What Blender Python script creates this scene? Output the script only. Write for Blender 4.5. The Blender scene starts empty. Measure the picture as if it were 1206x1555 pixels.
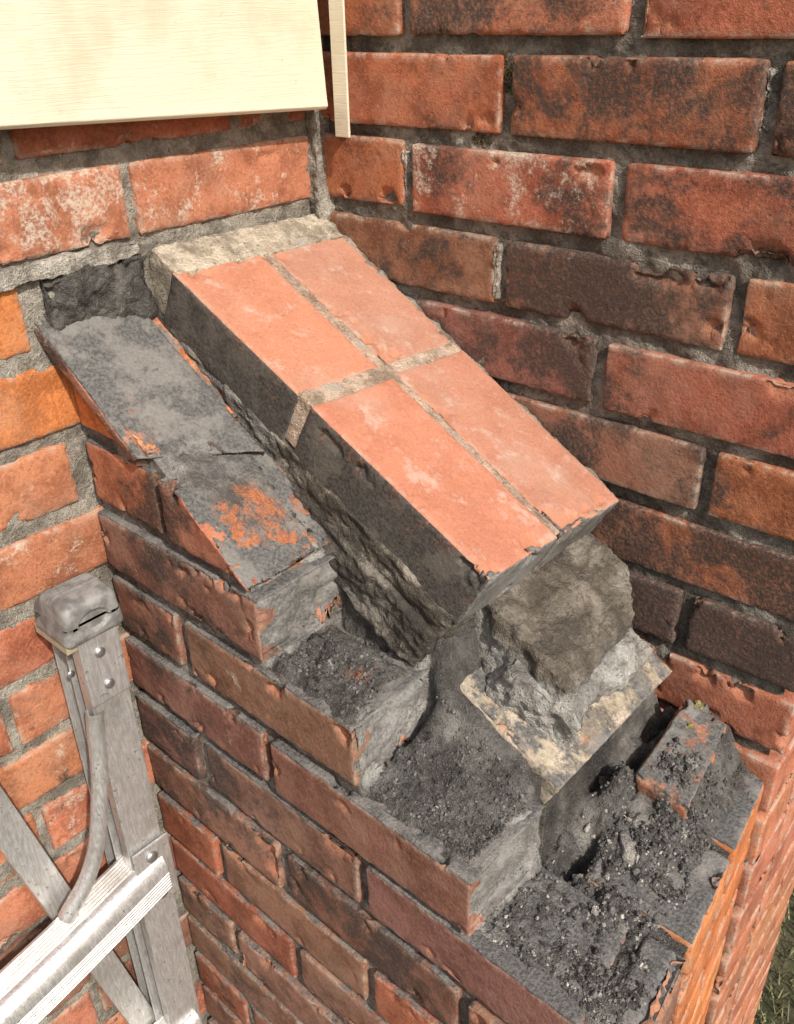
import bpy, math, numpy as np
from mathutils import Matrix, Vector
rng=np.random.RandomState(7)
SC=bpy.context.scene
# ---------------------------------------------------------------- noise
def _h(ix,iy,iz,s):
    n=(ix*374761393+iy*668265263+iz*2147483647+s*974634777)&0xffffffff
    n=((n^(n>>13))*1274126177)&0xffffffff
    n=((n^(n>>16))*2246822519)&0xffffffff
    return ((n^(n>>15))&0xffffff)/float(0xffffff)
def vnoise(P,s=0):
    I=np.floor(P).astype(np.int64);F=P-I;F=F*F*(3-2*F)
    x,y,z=I[:,0],I[:,1],I[:,2];a,b,c=F[:,0],F[:,1],F[:,2]
    def L(p,q,t):return p+(q-p)*t
    r=L(L(L(_h(x,y,z,s),_h(x+1,y,z,s),a),L(_h(x,y+1,z,s),_h(x+1,y+1,z,s),a),b),
        L(L(_h(x,y,z+1,s),_h(x+1,y,z+1,s),a),L(_h(x,y+1,z+1,s),_h(x+1,y+1,z+1,s),a),b),c)
    return r*2-1
def fbm(P,f,o=3,s=0,g=.5):
    r=np.zeros(len(P));A=1.;t=0
    for i in range(o):
        r+=A*vnoise(P*f+17.3*i,s+i);t+=A;A*=g;f*=2.07
    return r/t
def ridged(P,f,o=3,s=0):
    r=np.zeros(len(P));A=1.;t=0
    for i in range(o):
        r+=A*(1-2*np.abs(vnoise(P*f+11.3*i,s+i)));t+=A;A*=.5;f*=2.1
    return r/t
def sst(a,b,x):
    t=np.clip((x-a)/(b-a),0,1);return t*t*(3-2*t)
# ---------------------------------------------------------------- collector
ATT=["soot","lime","chip","crust","edge"]
class Col:
    def __init__(s):s.v=[];s.f=[];s.c=[];s.a=[];s.n=0
    def add(s,V,F,C,A=None):
        s.v.append(V);s.f.append(F+s.n);s.n+=len(V)
        C=np.asarray(C,float)
        if C.ndim==1:C=np.tile(C,(len(V),1))
        s.c.append(C)
        s.a.append(np.zeros((len(V),5)) if A is None else A)
    def obj(s,name,mat,parent=None,smooth=True):
        V=np.vstack(s.v);F=np.vstack(s.f);C=np.vstack(s.c);A=np.vstack(s.a)
        return mkmesh(name,V,F,mat,parent,smooth,C,A)
def mkmesh(name,V,F,mat,parent=None,smooth=True,C=None,A=None):
    me=bpy.data.meshes.new(name);k=F.shape[1]
    me.vertices.add(len(V));me.vertices.foreach_set("co",V.astype(np.float32).ravel())
    me.loops.add(F.size);me.loops.foreach_set("vertex_index",F.astype(np.int32).ravel())
    me.polygons.add(len(F));me.polygons.foreach_set("loop_start",np.arange(0,F.size,k,dtype=np.int32))
    me.polygons.foreach_set("loop_total",np.full(len(F),k,dtype=np.int32))
    me.polygons.foreach_set("use_smooth",np.full(len(F),smooth))
    me.update(calc_edges=True)
    if C is not None:
        a=me.attributes.new("col","FLOAT_COLOR","POINT");a.data.foreach_set("color",np.hstack([C,np.ones((len(C),1))]).astype(np.float32).ravel())
    if A is not None:
        for i,n in enumerate(ATT):
            a=me.attributes.new(n,"FLOAT","POINT");a.data.foreach_set("value",A[:,i].astype(np.float32))
    me.materials.append(mat)
    o=bpy.data.objects.new(name,me);SC.collection.objects.link(o)
    if parent:o.parent=parent
    return o
def empty(name):
    o=bpy.data.objects.new(name,None);o.empty_display_size=.1;SC.collection.objects.link(o);return o
def axis(h,r,res):
    n=max(2,int(round(2*(h-r)/res))+1)
    m=np.linspace(-(h-r),h-r,n)
    return np.concatenate([[-h,-h+.25*r,-h+.6*r],m,[h-.6*r,h-.25*r,h]])
def boxgrid(hx,hy,hz,r,res):
    ax=[axis(hx,r,res),axis(hy,r,res),axis(hz,r,res)];H=(hx,hy,hz)
    Vs=[];Fs=[];n=0
    for d in range(3):
        i,j=(d+1)%3,(d+2)%3
        for sg in (-1,1):
            A,B=np.meshgrid(ax[i],ax[j],indexing="ij")
            V=np.zeros((A.size,3));V[:,i]=A.ravel();V[:,j]=B.ravel();V[:,d]=sg*H[d]
            na,nb=len(ax[i]),len(ax[j])
            id=np.arange(na*nb).reshape(na,nb)
            q=np.stack([id[:-1,:-1],id[1:,:-1],id[1:,1:],id[:-1,1:]],-1).reshape(-1,4)
            if sg<0:q=q[:,::-1]
            Vs.append(V);Fs.append(q+n);n+=len(V)
    V=np.vstack(Vs);F=np.vstack(Fs)
    K=np.round(V*1e6).astype(np.int64)
    _,idx,inv=np.unique(K,axis=0,return_index=True,return_inverse=True)
    return V[idx],np.asarray(inv).ravel()[F]
def brick(col,c,h,color,res=.004,r=.0022,soot=0,lime=0,crust=0,chip=1.,amp=.0005,warp=.0008,xf=None,post=None,edge=.5,attf=None,big=1.,endrough=0.):
    hx,hy,hz=h
    V,F=boxgrid(hx,hy,hz,r,res)
    H=np.array(h);sd=rng.rand(3)*50
    e=np.sort(H-np.abs(V),axis=1)[:,1]
    q=np.clip(V,-(H-r),H-r);d=V-q;L=np.linalg.norm(d,axis=1)[:,None];n=d/L
    P=q+n*r
    S=P+sd
    th=.20+.14*rng.rand()
    cn=fbm(S,34,4,3,.55)
    ck=sst(th,th+.13,cn)*np.clip(1.3-e/.015,0,1)*.0065*chip*big
    rag=(fbm(S,150,2,5)*.5+.5)*np.clip(1-e/.005,0,1)*.0022*chip
    D=amp*fbm(S,190,2,9)+warp*fbm(S,14,2,11)-ck*.35*np.clip(fbm(S,210,2,15),-1,1)
    P=P+n*(D-ck-rag)[:,None]
    if endrough:
        m=np.clip(n[:,0],0,1)**2
        P[:,0]-=m*endrough*(.55+.9*fbm(S,28,4,19,.6)+.35*ridged(S,60,2,23))
    if xf is not None:W=xf(P)
    else:W=P+np.array(c)
    if post is not None:W=post(W)
    A=np.zeros((len(V),5));A[:,0]=soot;A[:,1]=lime;A[:,2]=np.clip(ck/.003,0,1);A[:,4]=np.clip(1-e/.006,0,1)*edge
    A[:,3]=crust*np.clip(n[:,2],0,1)
    if attf is not None:attf(A,V/H,n)
    col.add(W,F,color,A)
def box2(a,b):
    a=np.array(a);b=np.array(b);return (a+b)/2,np.abs(b-a)/2
# ---------------------------------------------------------------- materials
def newmat(n):
    m=bpy.data.materials.new(n);m.use_nodes=True;nt=m.node_tree
    return m,nt,nt.nodes,nt.links,nt.nodes["Principled BSDF"]
class NB:
    def __init__(s,nt):s.nt=nt;s.N=nt.nodes;s.L=nt.links;s.tc=s.N.new("ShaderNodeTexCoord")
    def lk(s,v,sock):
        if hasattr(v,"is_output"):s.L.new(v,sock)
        else:sock.default_value=v
    def noise(s,scale,detail=3,rough=.55,dist=0,vec=None,col=False):
        n=s.N.new("ShaderNodeTexNoise");n.inputs["Scale"].default_value=scale;n.inputs["Detail"].default_value=detail
        n.inputs["Roughness"].default_value=rough;n.inputs["Distortion"].default_value=dist
        s.L.new(vec or s.tc.outputs["Object"],n.inputs["Vector"]);return n.outputs["Color" if col else "Fac"]
    def ramp(s,v,a,b,lo=0.,hi=1.):
        n=s.N.new("ShaderNodeMapRange");n.interpolation_type="SMOOTHSTEP"
        s.lk(v,n.inputs["Value"]);n.inputs["From Min"].default_value=a;n.inputs["From Max"].default_value=b
        n.inputs["To Min"].default_value=lo;n.inputs["To Max"].default_value=hi;return n.outputs["Result"]
    def m(s,op,a,b=0.,c=0.,clamp=False):
        n=s.N.new("ShaderNodeMath");n.operation=op;n.use_clamp=clamp;s.lk(a,n.inputs[0]);s.lk(b,n.inputs[1]);s.lk(c,n.inputs[2]);return n.outputs[0]
    def mix(s,f,a,b,t="MIX"):
        n=s.N.new("ShaderNodeMix");n.data_type="RGBA";n.blend_type=t;n.clamp_factor=True
        s.lk(f,n.inputs[0])
        for v,i in ((a,6),(b,7)):
            if isinstance(v,tuple):v=(*v,1)
            s.lk(v,n.inputs[i])
        return n.outputs[2]
    def att(s,n,c=False):
        a=s.N.new("ShaderNodeAttribute");a.attribute_name=n;return a.outputs["Color" if c else "Fac"]
    def nrm(s,k=2):
        g=s.N.new("ShaderNodeNewGeometry");x=s.N.new("ShaderNodeSeparateXYZ");s.L.new(g.outputs["Normal"],x.inputs[0]);return x.outputs[k]
    def bump(s,h,st,dist,nrm=None):
        b=s.N.new("ShaderNodeBump");b.inputs["Strength"].default_value=st;b.inputs["Distance"].default_value=dist
        s.L.new(h,b.inputs["Height"])
        if nrm:s.L.new(nrm,b.inputs["Normal"])
        return b.outputs[0]
def brick_mat(name,dusty=False):
    m,nt,N,L,B=newmat(name);b=NB(nt)
    col=b.att("col",True)
    n1=b.noise(24,4,.66);n2=b.noise(330,3,.7);n3=b.noise(1200,1,.6)
    dk=(.88,.85,.83) if dusty else (.60,.54,.50)
    c=b.mix(b.ramp(n1,.40,.62),col,b.mix(1.,col,dk,"MULTIPLY"))
    c=b.mix(b.ramp(n2,.5,.70,0,.35 if dusty else .5),c,b.mix(1.,col,(1.25,1.45,1.6),"MULTIPLY"))
    c=b.mix(b.ramp(n2,.36,.46,.25 if dusty else .5,0),c,b.mix(1.,col,(.45,.42,.42),"MULTIPLY"))
    c=b.mix(b.ramp(n3,.62,.70,0,.3),c,(.12,.06,.045))
    nh=b.noise(9,4,.7,.2)
    c=b.mix(b.ramp(nh,.46,.70,0,.34),c,(.42,.33,.26) if dusty else (.37,.25,.18))
    if dusty:
        c=b.mix(b.ramp(b.noise(36,5,.78),.53,.70,0,.46),c,(.54,.46,.39))
    c=b.mix(b.m("MULTIPLY",b.att("chip"),b.ramp(n2,.35,.6,.45,.9)),c,(.42,.18,.10))
    ne=b.noise(60,4,.74)
    c=b.mix(b.m("MULTIPLY",b.att("edge"),b.ramp(ne,.44,.58)),c,(.42,.35,.28))
    so=b.att("soot");ns=b.noise(11,5,.72,.3)
    sf=b.ramp(b.m("ADD",b.m("MULTIPLY",so,.46),b.m("SUBTRACT",ns,.5)),.20,.34)
    sf=b.m("MULTIPLY",b.m("MULTIPLY",sf,b.ramp(so,.02,.15)),b.ramp(n2,.40,.68,.95,.55))
    c=b.mix(sf,c,(.052,.042,.036))
    li=b.att("lime");nl=b.noise(28,6,.80,.3)
    lf=b.ramp(b.m("ADD",b.m("MULTIPLY",li,.32),b.m("SUBTRACT",nl,.5)),.25,.35)
    lf=b.m("MULTIPLY",b.m("MULTIPLY",lf,b.ramp(li,.02,.12)),b.ramp(n2,.35,.60,.12,.8))
    c=b.mix(lf,c,(.54,.46,.37))
    cr=b.att("crust");nc=b.noise(42,5,.74)
    cf=b.ramp(b.m("ADD",b.m("MULTIPLY",cr,.55),b.m("SUBTRACT",nc,.5)),.1,.24)
    cf=b.m("MULTIPLY",cf,b.ramp(cr,.02,.15))
    cc=b.mix(b.ramp(n2,.3,.7),(.065,.063,.061),(.165,.16,.15))
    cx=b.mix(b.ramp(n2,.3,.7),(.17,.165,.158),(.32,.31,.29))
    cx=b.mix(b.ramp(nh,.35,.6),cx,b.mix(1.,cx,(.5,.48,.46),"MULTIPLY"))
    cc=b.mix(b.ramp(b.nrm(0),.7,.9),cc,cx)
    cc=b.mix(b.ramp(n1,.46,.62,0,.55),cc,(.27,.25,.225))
    cc=b.mix(b.ramp(b.nrm(1),-.5,-.8),cc,b.mix(1.,cc,(.62,.57,.52),"MULTIPLY"))  # browner, darker crust on minus-Y faces: soiling with shade painted in
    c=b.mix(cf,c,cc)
    L.new(c,B.inputs["Base Color"]);B.inputs["Roughness"].default_value=.85
    B.inputs["Specular IOR Level"].default_value=.3
    h=b.m("ADD",b.m("MULTIPLY",n2,1.1),b.m("MULTIPLY",n3,.4))
    h=b.m("ADD",h,b.m("MULTIPLY",cr,b.m("MULTIPLY",n2,1.3)))
    h=b.m("ADD",h,b.m("MULTIPLY",n1,.9))
    v=b.N.new("ShaderNodeTexVoronoi");v.inputs["Scale"].default_value=120;L.new(b.tc.outputs["Object"],v.inputs["Vector"])
    pit=b.m("MULTIPLY",b.ramp(v.outputs["Distance"],0,.2,1,0),b.ramp(n1,.52,.6))
    h=b.m("SUBTRACT",h,b.m("MULTIPLY",pit,.6))
    L.new(b.bump(h,.45 if dusty else .75,.0014),B.inputs["Normal"])
    return m
def mortar_mat(name):
    m,nt,N,L,B=newmat(name);b=NB(nt)
    col=b.att("col",True)
    n1=b.noise(34,5,.74);n2=b.noise(300,3,.72);n3=b.noise(1000,1,.7)
    c=b.mix(b.ramp(n1,.38,.64),b.mix(1.,col,(.62,.59,.56),"MULTIPLY"),b.mix(1.,col,(1.4,1.38,1.34),"MULTIPLY"))
    c=b.mix(b.ramp(n2,.55,.72,0,.6),c,b.mix(1.,c,(1.9,1.85,1.75),"MULTIPLY"))
    c=b.mix(b.ramp(n3,.60,.70,0,.45),c,(.33,.31,.28))
    c=b.mix(b.ramp(n2,.30,.42,.6,0),c,(.03,.027,.024))
    nl=b.noise(17,5,.78,.4)
    c=b.mix(b.m("MULTIPLY",b.att("lime"),b.ramp(nl,.52,.62)),c,(.41,.375,.32))
    c=b.mix(b.m("MULTIPLY",b.att("soot"),b.ramp(nl,.56,.44)),c,(.04,.035,.030))
    no=b.noise(38,6,.80,.3)
    ch=b.m("MULTIPLY",b.att("chip"),b.ramp(b.m("ADD",no,b.m("MULTIPLY",b.att("chip"),.10)),.54,.66))
    c=b.mix(ch,c,b.mix(b.ramp(n2,.35,.6),(.34,.12,.06),(.52,.19,.08)))
    L.new(c,B.inputs["Base Color"]);B.inputs["Roughness"].default_value=.95;B.inputs["Specular IOR Level"].default_value=.25
    h=b.m("ADD",b.m("MULTIPLY",n2,1.),b.m("MULTIPLY",n3,.5));h=b.m("ADD",h,b.m("MULTIPLY",n1,2.4))
    L.new(b.bump(h,1.,.0035),B.inputs["Normal"])
    return m
MB=brick_mat("brick_clay");MC=brick_mat("dusty_brick",True);MM=mortar_mat("mortar")
def simple(name,c,rough=.6,metal=0.,var=.1,scale=60,bump=.0,bd=.001):
    m,nt,N,L,B=newmat(name);b=NB(nt);n=b.noise(scale,5,.6)
    L.new(b.mix(b.ramp(n,.35,.65),tuple(x*(1-var) for x in c),tuple(min(1,x*(1+var)) for x in c)),B.inputs["Base Color"])
    B.inputs["Roughness"].default_value=rough;B.inputs["Metallic"].default_value=metal
    if bump:L.new(b.bump(n,bump,bd),B.inputs["Normal"])
    return m
def bc(kind="r"):
    j=lambda s:1+(rng.rand()-.5)*s
    base={"r":(.395,.138,.070),"o":(.58,.20,.066),"s":(.49,.19,.102),"d":(.235,.108,.070),"p":(.27,.135,.092)}[kind]
    k=j(.25);return (base[0]*k,base[1]*k*j(.15),base[2]*k*j(.2))
GND=-1.75
RA=.0345
def rot(W):
    c,s=math.cos(RA),math.sin(RA);o=W.copy();o[:,0]=W[:,0]*c-W[:,1]*s;o[:,1]=W[:,0]*s+W[:,1]*c;return o
XE=.560
# ================================================================ right wall
wallR=empty("brick_wall")
cb=Col();HB=.062
SPEC={
(0,0):("r",.4,.3),(0,1):("r",.50,.5),(0,2):("r",.46,.3),(1,0):("r",.30,.25),(1,1):("r",.60,.3),(1,2):("r",.5,.2),
(2,0):("r",.4,.4),(2,1):("r",.46,.78),(2,2):("r",.52,.3),(3,0):("d",.50,.4),(3,1):("d",.70,.35),(3,2):("r",.55,.2),
(4,0):("d",.6,.2),(4,1):("d",.66,.4),(4,2):("r",.50,.3),(5,0):("d",.5,.3),(5,1):("d",.60,.3),(5,2):("r",.38,.3),
(6,1):("d",.74,.3),(6,2):("r",.66,.3),(7,1):("d",.78,.2),(7,2):("d",.8,.2)}
for k in range(-5,23):
    zt=-.075*(k-1)
    fine=k<=8
    j=[0]+([.2275,.45] if k%2 else [.118,.339])+[XE+.01]
    for i in range(len(j)-1):
        a=j[i]+(.0015 if i==0 else .005);e=j[i+1]-.006
        if not fine and e<.4:continue
        c,h=box2((a,0,zt-HB),(e,.1,zt))
        c=c+np.array([0,(rng.rand()-.5)*.004,(rng.rand()-.5)*.003])
        kind,so,li=SPEC.get((k,i),("r" if fine else "s",.35 if fine else .15,.2))
        brick(cb,c,h,bc(kind),res=.0030 if fine else .006,soot=so,lime=li,chip=.5+1.0*rng.rand(),edge=.8,post=rot)
    if k>=6:
        for (a,e) in (((.108,.325),) if k%2 else ((.108,.21),(.22,.325))):
            c,h=box2((.46,a,zt-HB),(XE+.004,e,zt));brick(cb,c,h,bc("s"),res=.006,soot=.1,lime=.2,chip=.8,edge=.6,post=rot)
cb.obj("bricks",MB,wallR)
cm=Col()
def mortarbox(col,a,b,res,color,amp=.004,post=None,lime=.0,sd=0,soot=0.):
    c,h=box2(a,b);V,F=boxgrid(*h,.002,res)
    H=h;q=np.clip(V,-(H-.002),H-.002);d=V-q;n=d/np.linalg.norm(d,axis=1)[:,None]
    W=V+c
    D=amp*fbm(W+sd,60,4,21,.65)+amp*.8*fbm(W+sd,18,2,31)
    W=W+n*D[:,None]
    if post:W=post(W)
    A=np.zeros((len(W),5));A[:,1]=lime;A[:,0]=soot
    col.add(W,F,color,A)
mortarbox(cm,(0,.0075,-.75),(XE-.008,.09,.46),.0032,(.19,.175,.15),.0065,rot,.6,0,.25)
mortarbox(cm,(.3,.007,GND),(XE-.006,.315,-.75),.01,(.2,.17,.14),.003,rot,.5)
mortarbox(cm,(0,.095,-.75),(XE-.008,.315,.46),.02,(.2,.17,.14),.003,rot,.5)
for (sx,z0,z1) in ((.2230,-.205,-.158),(.4460,-.050,-.008),(.114,-.130,-.085)):
    mortarbox(cm,(sx-.002,.0028,z0),(sx+.0015,.02,z1),.0016,(.36,.33,.285),.0075,rot,.6,int(sx*1000))
cm.obj("mortar_joints",MM,wallR)
# ================================================================ left wall
wallL=empty("brick_wall")
cb=Col()
for k in range(-4,23):
    zt=-.075*(k-1)
    if k%2==0: j=[-.005,-.226,-.449,-.672,-.895,-1.118]
    else: j=[-.005,-.103,-.326,-.549,-.772,-.995,-1.2]
    if k==3:j=[-.005,-.103,-.338,-.549,-.772,-.995,-1.2]
    for i in range(len(j)-1):
        a=j[i]-.004;e=j[i+1]+.005
        if k<1:res=.012
        elif i<3:res=.0034
        else:res=.01
        if k>=3 and e>-.335:continue
        c,h=box2((-.1,a,zt-HB),(0,e,zt))
        c=c+np.array([(rng.rand()-.5)*.004,0,(rng.rand()-.5)*.003])
        kind={1:"r",2:"s",3:"o",4:"o",5:"s",6:"s"}.get(k,"o" if rng.rand()<.3 else "s")
        if k>=7:kind="r" if rng.rand()<.4 else "s"
        if k>=9 and rng.rand()<.3:kind="d"
        li=.3+.35*rng.rand();so=.12 if k<8 else .35
        if (k,i)==(2,1):li=.9
        if (k,i)==(2,0):li=.68
        if k==1:li=.6
        if k in(3,4):li=.05;so=0
        brick(cb,c,h,bc(kind),res=res,soot=so,lime=li,chip=.8+.8*rng.rand(),edge=.75)
cb.obj("bricks",MB,wallL)
cm=Col()
mortarbox(cm,(-.09,-.62,-1.3),(-.005,.02,.05),.0036,(.27,.25,.215),.0055,None,.5,5)
mortarbox(cm,(-.09,-1.19,GND),(-.007,-.62,.4),.02,(.27,.25,.22),.002)
mortarbox(cm,(-.09,-.62,GND),(-.007,.02,-1.3),.02,(.27,.25,.22),.002)
cm.obj("mortar_joints",MM,wallL)
cm=Col()
mortarbox(cm,(-.012,-.010,-.2),(.008,.012,.1),.0025,(.33,.31,.27),.008,None,.7,9)
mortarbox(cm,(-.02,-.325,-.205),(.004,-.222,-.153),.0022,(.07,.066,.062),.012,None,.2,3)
mortarbox(cm,(-.02,-.60,-.152),(.003,-.226,-.139),.0025,(.36,.34,.30),.006,None,.7,13)
cm.obj("corner_mortar",MM,wallL)
# ================================================================ buttress
but=empty("brick_buttress")
Wd=.318
def endtaper(W):
    o=W.copy();o[:,0]-=np.clip(W[:,1]+Wd,0,1)*.125*sst(.46,.56,W[:,0]);return o
xs=[0,.13,.150,.222,.228,.329,.334,.449,.454,.7]
zs=[-.205,-.297,-.306,-.362,-.444,-.448,-.520,-.524,-.600,-.600]
def prof(x):return np.interp(x,xs,zs)
def cutslope(W):
    W=endtaper(W)
    o=W.copy();x=W[:,0]
    p=np.interp(x,[0,.13,.150,.222,.232,.3],[-.208,-.301,-.309,-.364,-.37,-.37])+.0025*fbm(W,60,3,77)
    o[:,2]=np.minimum(o[:,2],p);return o
cb=Col()
def zrow(r):return -.075*r
rows={2:[0,.06],3:[0,.108],4:[0,.113,.228],5:[0,.236],6:[0,.111,.336],7:[0,.2245,.4575],8:[0,.111,.336,.559,.6]}
def riser(A,u,n):
    m=(n[:,0]>.35)&(u[:,1]>-.80+.25*np.sin(u[:,2]*5));A[m,3]=.62+.4*np.clip(u[m,1]+.2,0,1)
for r in range(2,22):
    zt=zrow(r)
    j=rows.get(r) or ([0,.2245,.449,.6] if r%2 else [0,.111,.336,.559,.6])
    for i in range(len(j)-1):
        last=i==len(j)-2
        a=j[i]+(.001 if i==0 else .006);e=j[i+1] if last else j[i+1]-.006
        c,h=box2((a,-Wd,zt-HB),(e,-Wd+.1,zt))
        c=c+np.array([0,(rng.rand()-.5)*.006,(rng.rand()-.5)*.003])
        kind="p"
        if rng.rand()<.3 and r>8:kind="r"
        if r in (2,3):kind="o"
        if r==4:kind="r"
        post=cutslope if r<=5 else endtaper
        lastt=last and r<8
        brick(cb,c,h,bc(kind),res=.0026 if r<9 else .0040,soot=.2+.35*rng.rand(),lime=.15+.35*rng.rand(),crust=.9 if 4<=r<=8 else .3,chip=.6+1.*rng.rand(),edge=.6,post=post,attf=riser if lastt else None,big=1.8 if lastt else 1,endrough=.008 if lastt else 0)
    if r>=8:
        for (a,e) in (((-.205,-.005),) if r%2 else ((-.205,-.108),(-.098,-.005))):
            c,h=box2((.49,a,zt-HB),(.6,e,zt))
            brick(cb,c,h,bc("o"),res=.0035 if r<14 else .008,soot=.05,lime=.35,crust=.85 if r==8 else .2,chip=1.3,edge=.6,post=endtaper)
c,h=box2((.480,-.112,-.61),(.560,-.008,-.556))
def tilt(W):
    o=W.copy();o[:,2]+=(W[:,1]+.06)*.18-(W[:,0]-.52)*.12;return endtaper(o)
brick(cb,c,h,bc("r"),res=.0023,soot=.5,lime=.1,crust=.45,chip=1.8,big=2.2,warp=.005,endrough=.018,post=tilt,r=.005)
cb.obj("bricks",MB,but)
def mkmap(TL,TR,BL,BR):
    TL,TR,BL,BR=map(np.array,(TL,TR,BL,BR))
    def capmap(s,t,n):
        s=s[:,None];t=t[:,None]
        P=TL*(1-s)*(1-t)+TR*(1-s)*t+BL*s*(1-t)+BR*s*t
        ds=(BL-TL)*(1-t)+(BR-TR)*t;dt=(TR-TL)*(1-s)+(BR-BL)*s
        N=np.cross(ds,dt);N/=np.linalg.norm(N,axis=1)[:,None]
        return P+N*n[:,None]
    return capmap,np.linalg.norm(BL-TL),np.linalg.norm(TR-TL)
capmap,LS,LT=mkmap([.004,-.217,-.150],[.004,-.002,-.153],[.386,-.213,-.342],[.378,.004,-.368])
cc=Col()
def capbrick(s0,s1,t0,t1,color,n0=-.060,n1=0,mp=None,col=None,**k):
    M_,ls,lt=mp or (capmap,LS,LT)
    h=((s1-s0)*ls/2,(t1-t0)*lt/2,(n1-n0)/2)
    def xf(P):
        return M_((s0+s1)/2+P[:,0]/ls,(t0+t1)/2+P[:,1]/lt,(n0+n1)/2+P[:,2])
    brick(col or cc,(0,0,0),h,color,xf=xf,**k)
def dirt_shade(A,u,n):
    m=(np.abs(u[:,1])>.9)&(n[:,2]<.6);A[m,0]=.9;A[m,3]=.62+.25*u[m,2]*-1;A[m,1]=.35  # long sides: mortar soiling, with shade painted in as a darker tone
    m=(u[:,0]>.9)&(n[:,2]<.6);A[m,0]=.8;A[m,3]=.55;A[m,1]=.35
kw=dict(res=.0022,soot=.0,lime=.10,crust=.0,chip=.9,edge=.5,amp=.0003,warp=.0006,attf=dirt_shade)
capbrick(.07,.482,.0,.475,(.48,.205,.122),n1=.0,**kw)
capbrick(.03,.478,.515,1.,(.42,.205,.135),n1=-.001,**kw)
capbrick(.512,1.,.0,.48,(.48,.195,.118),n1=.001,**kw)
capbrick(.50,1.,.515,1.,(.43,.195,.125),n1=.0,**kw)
cc.obj("cap_bricks",MC,but)
cm=Col()
def capmortar(s0,s1,t0,t1,n1,color,n0=-.05,res=.003,amp=.002,lime=.6,soot=0.,rg=0.,an=1.):
    h=np.array([(s1-s0)*LS/2,(t1-t0)*LT/2,(n1-n0)/2])
    V,F=boxgrid(*h,.002,res);q=np.clip(V,-(h-.002),h-.002);d=V-q;n=d/np.linalg.norm(d,axis=1)[:,None]
    Q=(V+s0*9+t0*5)*np.array([an,1,1])
    V=q+n*.002+n*(amp*fbm(Q,75,4,41,.65)+rg*ridged(Q,45,4,43))[:,None]
    W=capmap((s0+s1)/2+V[:,0]/LS,(t0+t1)/2+V[:,1]/LT,(n0+n1)/2+V[:,2])
    A=np.zeros((len(W),5));A[:,1]=lime;A[:,0]=soot;cm.add(W,F,color,A)
capmortar(.0,.99,.465,.525,-.0008,(.42,.31,.235),lime=.7)
capmortar(.472,.522,.01,.99,-.0004,(.44,.34,.26),lime=.7)
capmortar(-.01,.085,.01,.99,.0006,(.44,.39,.31),amp=.003,lime=1)
capmortar(.0,.985,.975,1.02,-.003,(.28,.245,.20),amp=.006)
capmortar(.03,.97,.03,.97,-.045,(.12,.1,.08),n0=-.075,amp=.006)
capmortar(.45,.985,.002,.97,-.054,(.15,.13,.105),n0=-.088,res=.0022,amp=.007,rg=.003,lime=.5,soot=.6,an=.45)
capmortar(.46,.975,-.012,.97,-.082,(.12,.107,.092),n0=-.125,res=.0022,amp=.009,rg=.004,lime=.35,soot=.6,an=.5)
capmortar(.0,.47,.005,.97,-.055,(.12,.115,.108),n0=-.12,res=.0022,amp=.008,rg=.003,lime=.3,soot=.5,an=.5)
cm.obj("cap_mortar",MM,but)
M2=mkmap([-.012,-.336,-.180],[-.012,-.230,-.190],[.102,-.324,-.288],[.152,-.227,-.302])
sl=Col()
def slabatt(A,u,n):
    m=n[:,2]>.5
    Q=np.stack([u[:,0],u[:,1],0*u[:,0]],1)
    f=fbm(Q,1.6,3,5)
    A[m,3]=(.66+.35*f+.10*u[:,1])[m]
    A[m,1]=(.45+.9*np.clip(u[:,1]-u[:,0]*.7+f,0,1))[m]
    A[~m,0]=.6
capbrick(0,1,0,1,(.36,.16,.10),n0=-.018,n1=0,mp=M2,col=sl,res=.0023,soot=.5,lime=.7,chip=1.1,big=1.6,edge=.7,attf=slabatt,warp=.003,amp=.0006,endrough=.014)
sl.obj("raking_slab",MB,but)
cs=Col()
ang=math.atan(.497);ca,sa=math.cos(ang),math.sin(ang)
def slabxf(cx,cy,cz,yaw=0.):
    cw,sw=math.cos(yaw),math.sin(yaw)
    def f(P):
        a=P[:,0]*cw-P[:,1]*sw;b_=P[:,0]*sw+P[:,1]*cw
        o=np.empty_like(P);o[:,0]=cx+a*ca+P[:,2]*sa;o[:,1]=cy+b_;o[:,2]=cz-a*sa+P[:,2]*ca;return o
    return f
L1=.215
ex,ez=.462,-.516
cx=ex-ca*L1/2-sa*.016;cz=ez+sa*L1/2-ca*.016
brick(cs,(0,0,0),(L1/2,.0985,.016),(.40,.34,.25),xf=slabxf(cx,-.112,cz),res=.0023,soot=.46,lime=.8,crust=.30,chip=1.3,big=1.7,edge=.9,endrough=.008)
cs.obj("raking_course",MB,but)
cm=Col()
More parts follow.
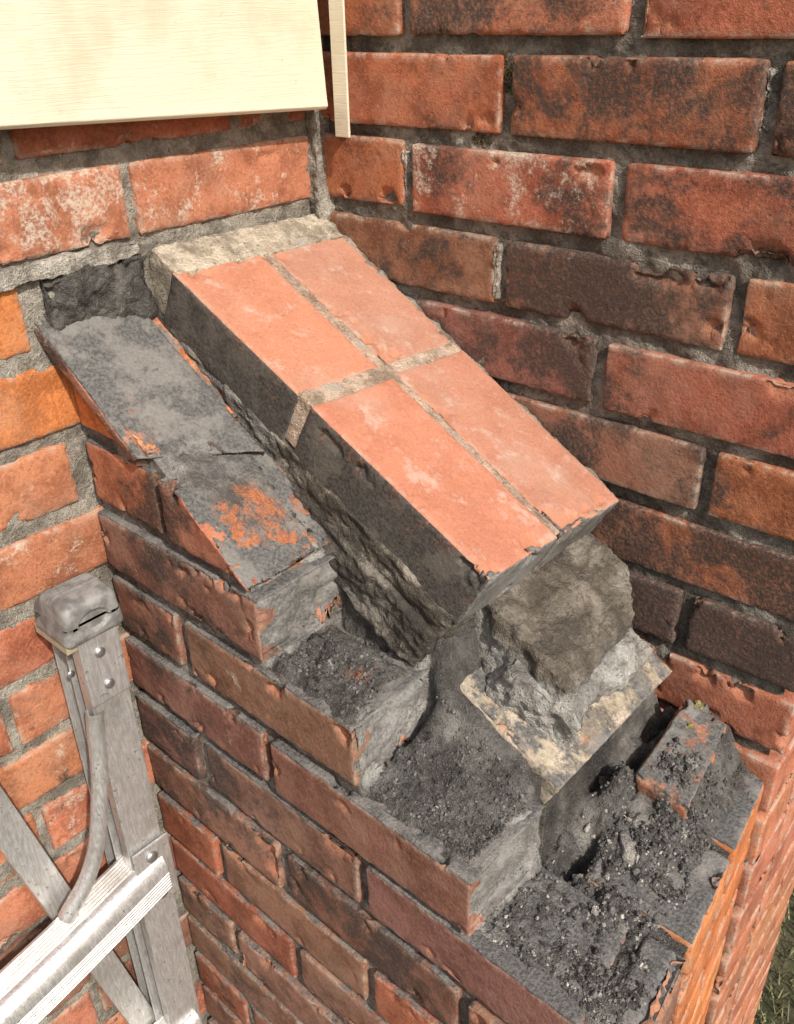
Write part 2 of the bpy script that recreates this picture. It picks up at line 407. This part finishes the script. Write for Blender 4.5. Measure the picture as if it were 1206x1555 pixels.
def lump(cx,cy,cz,h,color,top=None,rad=.010,rg=.006,amp=.006,res=.002,lime=.3,soot=.2,seed=0,cuts=8,dep=.75,yaw=0.):
    h=np.array(h);rad=min(rad,.8*h.min());V,F=boxgrid(*h,rad,res)
    q=np.clip(V,-(h-rad),h-rad);d=V-q;n=d/np.linalg.norm(d,axis=1)[:,None];P=q+n*rad
    rs=np.random.RandomState(seed)
    for i in range(cuts):
        a=rs.randn(3)*np.array([1,1,.7]);a/=np.linalg.norm(a);lim=dep*np.sum(np.abs(a)*h)*(.80+.25*rs.rand())
        ex_=np.clip(P@a-lim-.006*fbm(P+seed,45,4,5,.6),0,None);P=P-ex_[:,None]*a
    P=P+n*(rg*ridged(P+seed*3.3,30,4,13)*.6+amp*.7*fbm(P+seed,60,5,14,.62))[:,None]
    C=np.tile(np.array(color),(len(P),1))
    if top is not None:
        w=sst(.6,.95,P[:,2]/h[2]+.5*fbm(P+seed,25,3,16))[:,None];C=C*(1-w)+np.array(top)*w
    A=np.zeros((len(P),5));A[:,1]=lime;A[:,0]=soot
    cm.add(slabxf(cx,cy,cz,yaw)(P),F,C,A)
def onslab(x,up):return ez+.497*(ex-x)+up/ca
lump(.368,-.100,onslab(.368,.024),(.062,.090,.031),(.25,.245,.23),(.15,.13,.105),seed=5,cuts=12,dep=.88,amp=.010,soot=.25,yaw=.10)
lump(.398,-.150,onslab(.398,.012),(.044,.054,.026),(.31,.305,.29),seed=31,cuts=12,rg=.006,amp=.012,soot=.1,yaw=.25)
lump(.412,-.095,onslab(.412,.006),(.032,.048,.018),(.31,.305,.29),seed=9,cuts=12,rg=.005,amp=.012,soot=.1,yaw=-.3)
lump(.424,-.050,onslab(.424,.003),(.020,.032,.012),(.27,.26,.24),seed=15,cuts=9,rg=.003,amp=.010)
lump(.385,-.03,onslab(.385,.012),(.030,.024,.020),(.15,.13,.11),seed=18,cuts=9,rg=.004,amp=.010,yaw=.5)
lump(.520,-.135,-.616,(.042,.028,.020),(.19,.185,.175),(.24,.23,.215),seed=21,cuts=10,rg=.003,amp=.016,soot=.3,yaw=.4)
lump(.497,-.120,-.602,(.020,.026,.016),(.17,.165,.155),seed=47,cuts=10,rg=.003,amp=.012,yaw=.9)
cm.obj("broken_mortar",MM,but)
# core mortar height field
dx=.0020
gx=np.arange(0,.597,dx);gy=np.arange(-.3105,.004,dx)
X,Y=np.meshgrid(gx,gy,indexing="ij");x=X.ravel();y=Y.ravel()
def Hf(x,y):
    P=np.stack([x,y,np.zeros_like(x)],1)
    wob=.006*fbm(P,45,3,51)+.004*fbm(P,14,2,91)
    outer=prof(x+.006*fbm(P,22,1,91))
    slab=ez+.497*(ex-x)
    bank=np.clip(slab-.016-outer,0,.09)*sst(-.290,-.228,y+2*wob)*.9*sst(.33,.352,x+wob)*(1-sst(.448,.456,x))
    outer=outer+bank
    capb=-.15-.497*x-.080
    inner=capb.copy()
    t=sst(.33,.36,x+.5*wob)
    inner=inner*(1-t)+(slab-.006)*t
    low=-.603+.004*fbm(P,12,2,81)
    fade=1-sst(.535,.582,x+wob)
    low=low+.030*sst(-.130,-.085,y+wob)*sst(.475,.50,x+wob)*fade
    low=low+.016*sst(-.20,-.12,y+wob)*sst(.46,.49,x)*fade
    low=low+.034*sst(-.20,-.15,y+wob)*(1-sst(.470,.492,x+wob))*(1+.9*fbm(P,38,2,88))
    hole=np.exp(-(((x-.474)/.010)**2+((y+.188)/.020)**2))+.9*np.exp(-(((x-.464)/.009)**2+((y+.022)/.03)**2))+.5*np.exp(-(((x-.468)/.008)**2+((y+.09)/.02)**2))
    low=low-.045*hole
    slabm=(1-sst(.440,.452,x))
    inn=inner*slabm+low*(1-slabm)
    e=sst(-.232,-.214,y+wob)
    H=outer*(1-e)+inn*e
    g=np.exp(-((y+.226)/.008)**2)*(x<.335)
    H=H-.014*g
    H=H-.06*sst(-.02,-.006,y)*sst(.40,.42,x)*(1-sst(.44,.46,x))
    rough=.0032*fbm(P,95,4,7,.68)+.0045*fbm(P,32,2,8)+.0020*ridged(P,140,2,17)
    rough*=1+.8*(fbm(P,9,1,3)>0)
    H=H+rough*(1-.3*(x<.22))
    edge=sst(.0,.010,y+.3105)
    H=H-.008*(1-edge)
    rim=sst(.578,.592,x+1.2*wob)
    return H*(1-rim)+np.minimum(H,-.606)*rim
Z=Hf(x,y)
P3=np.stack([x,y,Z],1)
V=P3.copy()
inn_=sst(-.3105,-.300,y)*sst(.595,.58,x) if False else sst(-.3105,-.300,y)
V[:,0]+=.0035*fbm(P3,70,4,201,.62)*inn_*(x<.575);V[:,1]+=.0035*fbm(P3,70,4,203,.62)*inn_*(y<-.01)
nx,ny=len(gx),len(gy)
id=np.arange(nx*ny).reshape(nx,ny)
F=np.stack([id[:-1,:-1],id[1:,:-1],id[1:,1:],id[:-1,1:]],-1).reshape(-1,4)
C=np.tile(np.array([.085,.082,.079]),(len(V),1))
def blend(m,c):
    global C
    m=m[:,None];C=C*(1-m)+np.array(c)*m
blend((x<.225)*(y<-.225)*1.,(.16,.158,.155))
for rx in (.224,.331,.451):blend(np.exp(-((x-rx)/.007)**2)*(y<-.22),(.30,.295,.28))
blend((x>.443)*(x<.456)*(y>-.215)*1.,(.05,.047,.044))
fq=fbm(np.stack([x,y,0*x],1),13,3,45)
blend(np.clip(fq*1.6,0,.5),(.15,.135,.12))
blend(np.clip(fbm(np.stack([x,y,0*x],1),30,3,145)*1.5-.15,0,.5),(.24,.23,.215))
A=np.zeros((len(V),5))
A[:,2]=sst(.150,.175,x)*(x<.222)*sst(-.23,-.245,y)*.95+1.2*np.exp(-(((x-.298)/.011)**2+((y+.262)/.015)**2))
cm=Col();cm.add(endtaper(V),F,C,A)
def side(axis_,const,u0,u1,res):
    u=np.arange(u0,u1,res);z=np.arange(-1.1,-.17,res)
    U,ZZ=np.meshgrid(u,z,indexing="ij");U=U.ravel();ZZ=ZZ.ravel()
    if axis_==1:
        H=Hf(U,np.full_like(U,-.3105));W=np.stack([U,np.full_like(U,const),np.minimum(ZZ,H)],1);n=np.array([0,-1,0.])
    else:
        H=Hf(np.full_like(U,.595),U)-.002;W=np.stack([np.full_like(U,const),U,np.minimum(ZZ,H)],1);n=np.array([1.,0,0])
    D=(.0045*fbm(W,60,4,6,.65)+.003*fbm(W,16,2,61))
    W=W+n*D[:,None]*(ZZ<H-.003)[:,None]
    a,b=len(u),len(z);id=np.arange(a*b).reshape(a,b)
    F=np.stack([id[:-1,:-1],id[1:,:-1],id[1:,1:],id[:-1,1:]],-1).reshape(-1,4)
    A=np.zeros((len(W),5));A[:,1]=.45
    cm.add(endtaper(W),F,(.17,.155,.138),A)
side(1,-.3105,0,.592,.0032);side(0,.590,-.3105,.004,.0035)
mortarbox(cm,(.0,-.3105,GND),(.590,-.004,-1.1),.02,(.2,.19,.175),.001,endtaper)
cm.obj("mortar_bed",MM,but)
def crumbs(n,region,smin,smax,cols,name,zoff=0.,mat=MM,pw=2.5,par=None):
    phi=(1+5**.5)/2
    I=np.array([(-1,phi,0),(1,phi,0),(-1,-phi,0),(1,-phi,0),(0,-1,phi),(0,1,phi),(0,-1,-phi),(0,1,-phi),(phi,0,-1),(phi,0,1),(-phi,0,-1),(-phi,0,1)])/1.9
    T=np.array([(0,11,5),(0,5,1),(0,1,7),(0,7,10),(0,10,11),(1,5,9),(5,11,4),(11,10,2),(10,7,6),(7,1,8),(3,9,4),(3,4,2),(3,2,6),(3,6,8),(3,8,9),(4,9,5),(2,4,11),(6,2,10),(8,6,7),(9,8,1)])
    pos=region(n);n=len(pos)
    s=smin+(smax-smin)*rng.rand(n)**pw
    V=I[None]*(1+.7*(rng.rand(n,12,3)-.5))*s[:,None,None]*(.5+.9*rng.rand(n,1,3))
    V=V+pos[:,None,:]+np.array([0,0,1])*(s[:,None,None]*.2+zoff)
    F=T[None]+np.arange(n)[:,None,None]*12
    ci=rng.randint(0,len(cols),n);C=np.array(cols)[ci]*(.6+.8*rng.rand(n,1));C=np.repeat(C,12,0)
    return mkmesh(name,V.reshape(-1,3),F.reshape(-1,3),mat,par or but,False,C,np.zeros((n*12,5)))
def reg(x0,x1,y0,y1):
    def f(n):
        a=x0+(x1-x0)*rng.rand(n);b=y0+(y1-y0)*rng.rand(n)
        P=np.stack([a,b,0*a],1);keep=(fbm(P,25,2,99)+.35*rng.randn(n))>-.15;a=a[keep];b=b[keep]
        z=Hf(a,b);W=np.stack([a,b,z],1);return endtaper(W)
    return f
G=[(.09,.088,.085),(.12,.117,.113),(.06,.058,.056),(.18,.173,.165),(.14,.133,.125)]
crumbs(9000,reg(.458,.586,-.306,-.10),.0004,.0022,G+[(.34,.32,.29)],"debris_low",pw=3.5)
crumbs(4500,reg(.338,.447,-.306,-.225),.0004,.0020,G,"debris_mid",pw=3.5)
crumbs(2600,reg(.232,.325,-.306,-.225),.0004,.0020,G,"debris_high",pw=3.5)
crumbs(900,reg(.02,.22,-.24,-.222),.0005,.0025,G,"debris_gully",pw=3)
crumbs(4000,reg(.465,.58,-.12,-.006),.0004,.0024,G,"debris_end",pw=3.)
crumbs(110,reg(.455,.582,-.300,-.02),.002,.0045,G+[(.26,.25,.23)],"rubble",pw=2)
crumbs(30,reg(.24,.445,-.300,-.225),.002,.004,G,"rubble_upper",pw=2)
MG=simple("moss",(.20,.19,.06),.95,0,.6,200)
crumbs(900,reg(.476,.512,-.040,-.008),.0008,.0026,[(.2,.2,.05)],"moss",.006,MG)
MG2=simple("dark_moss",(.075,.062,.022),.95,0,.6,200)
def wreg(x0,x1,z0,z1):
    def f(n):
        a=x0+(x1-x0)*rng.rand(n)**1.5;z=z0+(z1-z0)*rng.rand(n)
        return rot(np.stack([a,.005+.004*rng.rand(n),z],1))
    return f
crumbs(200,wreg(.2225,.2305,-.030,.004),.0006,.0018,[(.1,.1,.03)],"moss",0,MG2,par=wallR)
crumbs(110,wreg(.19,.210,-.073,-.064),.0006,.0018,[(.1,.1,.03)],"moss",0,MG2,par=wallR)
# ================================================================ siding
MS,nt,N,L,B=newmat("cream_vinyl");b=NB(nt)
mp=N.new("ShaderNodeMapping");mp.inputs["Scale"].default_value=(1,1,26);L.new(b.tc.outputs["Object"],mp.inputs[0])
gr=b.noise(22,4,.55,1.2,mp.outputs[0]);di=b.noise(14,5,.6)
c=b.mix(b.ramp(di,.45,.75),(.665,.61,.465),(.58,.50,.36))
c=b.mix(b.ramp(b.noise(120,3,.7),.64,.74,0,.35),c,(.40,.34,.24))
L.new(c,B.inputs["Base Color"]);B.inputs["Roughness"].default_value=.5
L.new(b.bump(gr,.45,.0014),B.inputs["Normal"])
def prism(prof,a,b_,name,mat,parent,f=None):
    n=len(prof);V=[];seg=24
    for t in np.linspace(a,b_,seg):
        for p in prof:V.append(f(p,t))
    F=[]
    me=bpy.data.meshes.new(name)
    for i in range(seg-1):
        for j in range(n):F.append((i*n+j,i*n+(j+1)%n,(i+1)*n+(j+1)%n,(i+1)*n+j))
    F.append(tuple(range(n))[::-1]);F.append(tuple((seg-1)*n+j for j in range(n)))
    me.from_pydata([tuple(v) for v in V],[],F);me.materials.append(mat)
    o=bpy.data.objects.new(name,me);SC.collection.objects.link(o);o.parent=parent
    bv=o.modifiers.new("b","BEVEL");bv.width=.0008;bv.segments=2;bv.limit_method="ANGLE"
    return o
sid=empty("vinyl_siding")
pr=[(.006,0),(.034,-.002),(.037,.001),(.036,.008),(.026,.150),(.024,.152),(.037,.151),(.039,.155),(.030,.30),(.04,.303),(.03,.46),(.006,.46)]
prism(pr,0,1,"panel",MS,sid,lambda p,t:(p[0],-.017-t*1.2,-.047+t*1.2*.045+p[1]))
tr=[(.0405,-.0135),(.0595,-.0135),(.0595,-.011),(.043,-.011),(.043,.006),(.0405,.006)]
prism(tr,0,1,"corner_channel",MS,sid,lambda p,t:(p[0],p[1],-.0735+t*.5))
# ================================================================ ladder
lad=empty("step_ladder")
MA,nt,N,L,B=newmat("aluminium");b=NB(nt)
mp=N.new("ShaderNodeMapping");mp.inputs["Scale"].default_value=(9,9,1);L.new(b.tc.outputs["Object"],mp.inputs[0])
st=b.noise(60,4,.6,0,mp.outputs[0]);sp=b.noise(130,5,.7);big=b.noise(18,3,.6)
c=b.mix(b.ramp(st,.35,.7),(.52,.515,.50),(.74,.735,.72));c=b.mix(b.ramp(sp,.58,.68,0,.8),c,(.20,.19,.175));c=b.mix(b.ramp(big,.50,.72,0,.55),c,(.36,.34,.31))
L.new(c,B.inputs["Base Color"]);B.inputs["Metallic"].default_value=.7
L.new(b.ramp(sp,.3,.7,.28,.55),B.inputs["Roughness"]);L.new(b.bump(sp,.15,.0008),B.inputs["Normal"])
MP=simple("grey_plastic",(.19,.185,.175),.55,0,.35,70,.35,.0008);MY=simple("aged_plastic",(.36,.32,.22),.6,0,.2,60)
MK=simple("rivet_steel",(.5,.5,.5),.35,.9,.15)
def mesh_from(name,V,F,mat,parent,bev=.0008,smooth=False):
    me=bpy.data.meshes.new(name);me.from_pydata([tuple(v) for v in V],[],F);me.materials.append(mat)
    o=bpy.data.objects.new(name,me);SC.collection.objects.link(o);o.parent=parent
    if smooth:
        for p in me.polygons:p.use_smooth=True
    if bev:
        m=o.modifiers.new("b","BEVEL");m.width=bev;m.segments=2;m.limit_method="ANGLE"
    return o
def sweep(name,prof,p0,p1,ux,uy,mat,parent,bev=.0008,seg=1,curve=None):
    n=len(prof);V=[];F=[]
    p0=Vector(p0);p1=Vector(p1);ux=Vector(ux).normalized();uy=Vector(uy).normalized()
    for i in range(seg+1):
        q=p0.lerp(p1,i/seg)
        if curve:q=q+Vector(curve(i/seg))
        for a,c_ in prof:V.append(q+ux*a+uy*c_)
    for i in range(seg):
        for j in range(n):F.append((i*n+j,i*n+(j+1)%n,(i+1)*n+(j+1)%n,(i+1)*n+j))
    F.append(tuple(range(n))[::-1]);F.append(tuple(seg*n+j for j in range(n)))
    return mesh_from(name,V,F,mat,parent,bev)
def chan(w,d,t):
    return [(-w/2,0),(w/2,0),(w/2,d),(w/2-t,d),(w/2-t,t),(-w/2+t,t),(-w/2+t,d),(-w/2,d)]
sweep("front_rail",chan(.040,.014,.002),(.070,-.378,-.452),(.070,-.380,GND),(0,1,0),(-1,0,0),MA,lad)
sweep("back_rail",chan(.026,.020,.002),(.030,-.378,-.452),(.038,-.395,GND),(1,0,.0),(0,-1,0),MA,lad)
def slab(name,cy,cz,hw,hh,x0,x1,mat,par,bev=.003,ang=0.):
    V=[]
    for xx in (x0,x1):
        for a,c_ in ((-hw,-hh),(hw,-hh),(hw,hh),(-hw,hh)):
            V.append((xx,cy+a*math.cos(ang)-c_*math.sin(ang),cz+a*math.sin(ang)+c_*math.cos(ang)))
    F=[(0,1,2,3)[::-1],(4,5,6,7),(0,1,5,4),(1,2,6,5),(2,3,7,6),(3,0,4,7)]
    return mesh_from(name,V,F,mat,par,bev)
slab("hinge_plate",-.378,-.484,.0205,.042,.0705,.0735,MA,lad,.004,.0)
def rivet(p,r=.0055):
    bpy.ops.mesh.primitive_uv_sphere_add(segments=20,ring_count=10,radius=r,location=p);o=bpy.context.object
    o.scale=(.5,1,1);o.name="rivet";o.data.materials.append(MK)
    for q in o.data.polygons:q.use_smooth=True
    o.parent=lad
for p in ((.074,-.380,-.470),(.074,-.378,-.508)):rivet(p)
for p in ((.078,-.378,-.745),(.078,-.376,-.805)):rivet(p,.0075)
rivet((.044,-.3985,-.50),.004)
def hood():
    V,F=boxgrid(.030,.028,.022,.007,.0013)
    H=np.array([.030,.028,.022]);R_=.007;q=np.clip(V,-(H-R_),H-R_);d=V-q;P=q+d/np.linalg.norm(d,axis=1)[:,None]*R_
    top=P[:,2]>.0
    P[:,2]-=np.where(top,.020*np.clip(-(P[:,0]+.002)/.028,0,1)**2,0)
    P[:,2]-=np.where(top,.004*np.clip((P[:,0]-.010)/.020,0,1)**2,0)
    rib=(np.sin(P[:,0]*1500)>0)*(P[:,0]<.006)*(P[:,2]>-.012)*(np.abs(P[:,1])<.0285)
    P[:,2]+=.0013*rib*top
    dd=np.sqrt((P[:,1]/.016)**2+((P[:,2]+.002)/.011)**2)
    P[:,0]-=.0035*(1-sst(.85,1.0,dd))*(P[:,0]>.024)
    P[:,1]*=1-.10*np.clip(P[:,2]/.022,-1,1)
    return P+np.array([.048,-.380,-.430]),F
W,F=hood();mkmesh("end_cap",W,F,MP,lad,True)
V,F=boxgrid(.0275,.0265,.005,.004,.004);mkmesh("cap_trim",V+np.array([.0435,-.382,-.4535]),F,MY,lad,True)
tp=[(0,-.034)]
for i in range(13):
    a=i/12*math.pi/2;tp.append((-.016*(1-math.cos(a)),-.010+.024*math.sin(a)))
for i in range(6):
    x_=-.018-.004*i;tp+= [(x_,.014),(x_-.0010,.0158),(x_-.0024,.0158),(x_-.0034,.014)]
tp+=[(-.044,.014),(-.044,.011),(-.02,.011),(-.004,-.010),(-.003,-.034)]
fp=[];zz=-.034
while zz<-.012:
    fp+=[(0,zz),(.0012,zz+.0008),(.0012,zz+.0022),(0,zz+.003)];zz+=.0042
tp=fp+tp[1:]
bow=lambda t:(.010*math.sin(math.pi*t),0,0)
sweep("tread",tp,(.084,-.366,-.765),(.084,-.80,-.835),(1,0,0),(0,0,1),MA,lad,.0003,12,bow)
slab("tread_bracket",-.376,-.775,.022,.046,.0735,.0765,MA,lad,.004,.0)
sweep("tread",tp,(.084,-.366,-1.055),(.084,-.80,-1.125),(1,0,0),(0,0,1),MA,lad,.0003,12,bow)
sweep("front_rail_far",chan(.040,.022,.002),(.070,-.785,-.452),(.070,-.79,GND),(0,1,0),(-1,0,0),MA,lad)
sweep("rear_leg",chan(.030,.018,.002),(.030,-.522,-.46),(.042,-.368,-1.30),(0,1,.15),(-1,0,0),MA,lad)
def tube(name,pts,r,mat,par):
    cu=bpy.data.curves.new(name,"CURVE");cu.dimensions="3D";cu.bevel_depth=r;cu.bevel_resolution=5;s=cu.splines.new("BEZIER");s.bezier_points.add(len(pts)-1)
    for bp,p in zip(s.bezier_points,pts):bp.co=p;bp.handle_left_type=bp.handle_right_type="AUTO"
    cu.materials.append(mat);o=bpy.data.objects.new(name,cu);SC.collection.objects.link(o);o.parent=par
tube("brace",[(.066,-.395,-.535),(.070,-.412,-.63),(.070,-.442,-.715),(.066,-.475,-.755)],.0085,MA,lad)
# ================================================================ ground
MGd,nt,N,L,B=newmat("grass_ground");b=NB(nt)
g1=b.noise(9,6,.7);g2=b.noise(70,5,.7)
c=b.mix(b.ramp(g1,.4,.65),(.06,.06,.022),(.14,.12,.065));c=b.mix(b.ramp(g2,.5,.7,0,.7),c,(.16,.16,.07))
L.new(c,B.inputs["Base Color"]);B.inputs["Roughness"].default_value=.95;L.new(b.bump(g2,1,.02),B.inputs["Normal"])
V=np.array([(-60,-60,GND),(60,-60,GND),(60,60,GND),(-60,60,GND)],float)
mkmesh("ground",V,np.array([[0,1,2,3]]),MGd)
n=9000;bx=.3+1.0*rng.rand(n);by=.35+1.3*rng.rand(n);hh=.015+.04*rng.rand(n);a=rng.rand(n)*6.28;ln=(rng.rand(n,2)-.5)*.05
V=np.zeros((n,3,3));V[:,0]=np.stack([bx-.002*np.cos(a),by-.002*np.sin(a),0*a+GND],1);V[:,1]=np.stack([bx+.002*np.cos(a),by+.002*np.sin(a),0*a+GND],1)
V[:,2]=np.stack([bx+ln[:,0],by+ln[:,1],GND+hh],1)
mkmesh("grass",V.reshape(-1,3),np.arange(n*3).reshape(-1,3),simple("grass_blade",(.18,.17,.08),.8,0,.5,30))
# ================================================================ camera, light
yaw,pit,rol,f=2.3134,-.5185,-.0255,1360.9
Fv=Vector((math.cos(pit)*math.cos(yaw),math.cos(pit)*math.sin(yaw),math.sin(pit)))
r=Vector((math.sin(yaw),-math.cos(yaw),0));u=r.cross(Fv)
r2=r*math.cos(rol)+u*math.sin(rol);u2=-r*math.sin(rol)+u*math.cos(rol)
cam=bpy.data.cameras.new("camera");co=bpy.data.objects.new("camera",cam);SC.collection.objects.link(co)
M=Matrix((r2,u2,-Fv)).transposed().to_4x4();M.translation=Vector((.7159,-.6738,.0407));co.matrix_world=M
cam.sensor_fit="HORIZONTAL";cam.sensor_width=36;cam.lens=f/1206*36;cam.clip_start=.01;cam.clip_end=500
SC.camera=co
sd=Vector((1,-.34,.95)).normalized()
su=bpy.data.lights.new("sun","SUN");su.energy=4.3;su.angle=math.radians(1.5);su.color=(1,.945,.87)
so=bpy.data.objects.new("sun",su);SC.collection.objects.link(so);so.rotation_euler=sd.to_track_quat("Z","Y").to_euler()
w=bpy.data.worlds.new("World");SC.world=w;w.use_nodes=True;nt=w.node_tree
sk=nt.nodes.new("ShaderNodeTexSky");sk.sky_type="NISHITA";sk.sun_disc=False
sk.sun_elevation=math.asin(sd.z);sk.sun_rotation=math.atan2(sd.x,sd.y);sk.dust_density=4.0
nt.links.new(sk.outputs[0],nt.nodes["Background"].inputs[0]);nt.nodes["Background"].inputs[1].default_value=.15
SC.view_settings.view_transform="Standard";SC.view_settings.look="None";SC.view_settings.exposure=0
